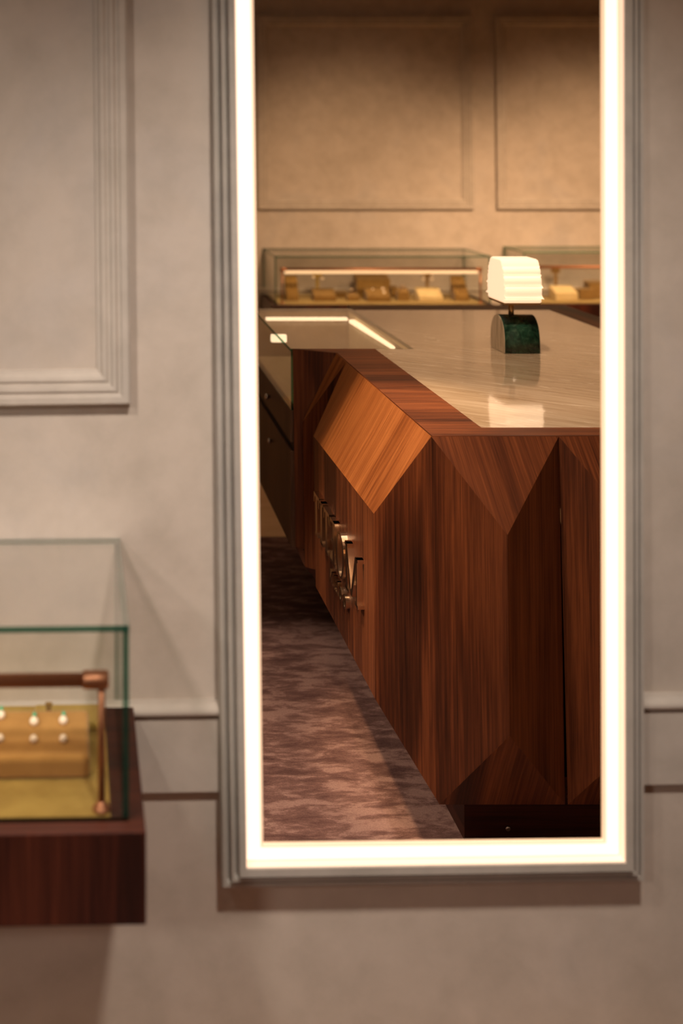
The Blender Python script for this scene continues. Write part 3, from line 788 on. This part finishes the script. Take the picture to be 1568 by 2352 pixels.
# rear lit case
def bx(px, Y): return q(px, 600, Y=Y).x
def bz(py, Y): return q(800, py, Y=Y).z
def rb(x0, x1, yt, ye, ybt, dback, mat, label, Yf=None, bev=.004):
    "block in the rear case from its pixel outline: x range of front face, y of rear top, front top edge, foot"
    z0 = PZ2
    Yf = Yf or q(800, ybt, h=z0).y
    a0, a1 = bx(x0, Yf), bx(x1, Yf)
    return block(tf_b, a0, a1, YB-(Yf+dback), YB-Yf, z0, bz(ye, Yf), bz(yt, Yf+dback), mat, label, bev)
rb(657, 686, 632, 680, 691, .07, 'brown_velvet', 'tall sloped brown ring stand at the left end of the lit case')
rb(721, 772, 661, 680, 692, .09, 'brown_velvet', 'brown block with two slots, second from the left in the lit case', 6.42)
rb(768, 800, 666, 673, 684, .07, 'brown_velvet', 'low dark block between the two left brown blocks of the lit case', 6.55)
rb(797, 825, 672, 681, 690, .05, 'brown_velvet', 'small low brown block carrying an upright ring in the lit case', 6.43)
rb(819, 896, 624, 643, 676, .10, 'brown_velvet', 'largest raised brown block at the middle back of the lit case', 6.54)
rb(843, 897, 659, 681, 693, .09, 'brown_velvet', 'brown block with pearl earrings in front of the raised block', 6.40)
rb(913, 940, 661, 671, 690, .05, 'brown_velvet', 'narrow brown block with a domed ring, right of the middle', 6.43)
rb(898, 914, 655, 660, 680, .06, 'brown_velvet', 'small brown block tucked behind the narrow one in the lit case', 6.60)
rb(962, 1017, 659, 682, 693, .09, 'cream_velvet', 'pale cream block in the right half of the lit case', 6.40)
rb(1045, 1077, 632, 680, 691, .10, 'brown_velvet', 'tall sloped brown ring stand at the right end of the lit case', 6.43)
YE_ = 6.56
for xx, ph, lab, mt_, prs in ((728, 627, 'brown stand with two pearl drops at the left of the lit case', 'olive', ((719, 637), (740, 640))),
                              (980, 627, 'dark stand with hanging pearl pairs behind the pale cream block', 'brown_velvet', ((972, 642), (991, 642), (972, 633), (991, 633)))):
    x_ = bx(xx, YE_); h_ = bz(ph, YE_)-PZ2
    st_ = tstand(tf_b, x_, YB-YE_, PZ2, h_, mt_, lab, [], .032)
    for i, (a_, c_) in enumerate(prs):
        t_ = thing('pearl_drop', tf_b((bx(a_, YE_-.01), YB-YE_+.01, bz(c_, YE_-.01))), ('left' if a_ < xx else 'right')+' hanging '+('upper' if c_ < 636 else 'lower' if xx > 900 else 'single')+' pearl of the '+('dark' if xx > 900 else 'brown')+' stand in the lit case', 'earring', 'pearl drops on the stands')
        b = MB(); b.ball((bx(a_, YE_-.01), YB-YE_+.01, bz(c_, YE_-.01)), .0105 if c_ > 636 else .007); b.done('pearl', 'pearl', t_, tf_b)
        b = MB(); b.tube((bx(a_, YE_-.01), YB-YE_+.008, bz(c_, YE_-.01)), (bx(a_, YE_-.01), YB-YE_+.004, PZ2+h_*.9), .0009, seg=8); b.done('wire', 'brass', t_, tf_b)
def rg(px, py, Y, R_, lab, ax='y', tilt=0, stone=False, r=.0018):
    c_ = P((bx(px, Y), YB-Y, bz(py, Y)))
    t_ = thing('ring', tf_b(c_), lab, 'ring', 'rings in the lit case')
    b = MB(); b.torus(c_, R_, r, ax); b.done('band', 'brass', t_, tf_b)
    if stone: b = MB(); b.ball(c_+P((0, .002, R_+.003)), .005, (1.3, 1, .8), 12); b.done('stone', 'pearl', t_, tf_b)
rg(807, 670, 6.455, .013, 'upright gold ring with a pale stone on the small low block', 'y', 0, True, .003)
rg(924, 661, 6.455, .012, 'domed pearl ring on the narrow brown block', 'y', 0, True, .004)
rg(669, 657, 6.465, .007, 'tiny gold ring on the left sloped stand')
for i, (a_, c_, s_) in enumerate(((1047, 648, 'top'), (1053, 658, 'middle'), (1057, 668, 'bottom'))):
    rg(a_, c_, 6.43+.09*(680-c_)/48+.0, .011, 'gold ring, '+s_+' one on the right sloped stand')
for a_, c_, s_ in ((855, 665, 'left'), (878, 664, 'upper right'), (881, 673, 'lower right')):
    Yq = 6.40+.09*(681-c_)/22
    p_ = (bx(a_, Yq), YB-Yq+.002, bz(c_, Yq)+.003); t_ = thing('pearl_stud', tf_b(p_), s_+' pearl stud on the brown block before the raised block', 'earring', 'pearl studs in the lit case')
    b = MB(); b.ball(p_, .009 if s_ != 'left' else .006); b.done('pearl', 'pearl', t_, tf_b)
# right case
def rb3(x0, x1, yt, ye, ybt, dback, mat, label, Yf, bev=.004):
    a0, a1 = bx(x0, Yf), bx(x1, Yf)
    return block(tf_b, a0, a1, YB-(Yf+dback), YB-Yf, PZ3, bz(ye, Yf), bz(yt, Yf+dback), mat, label, bev)
rb3(1275, 1327, 655, 673, 687, .10, 'cream_velvet', 'pale cream block in the right hand case beside the lamp', 6.53)
rb3(1330, 1364, 661, 664, 686, .09, 'brown_velvet', 'low brown block right of the cream block in the right case', 6.56)
rb3(1352, 1390, 643, 650, 678, .08, 'brown_velvet', 'stepped brown block at the mirror right edge, right case', 6.60)
x_ = bx(1275, 6.66); tstand(tf_b, x_, YB-6.66, PZ3, bz(617, 6.66)-PZ3, 'brown_velvet', 'dark brown stand behind the cream block in the right case', [], .028)
for o in ALL:
    if '_o' in o.keys(): del o['_o']
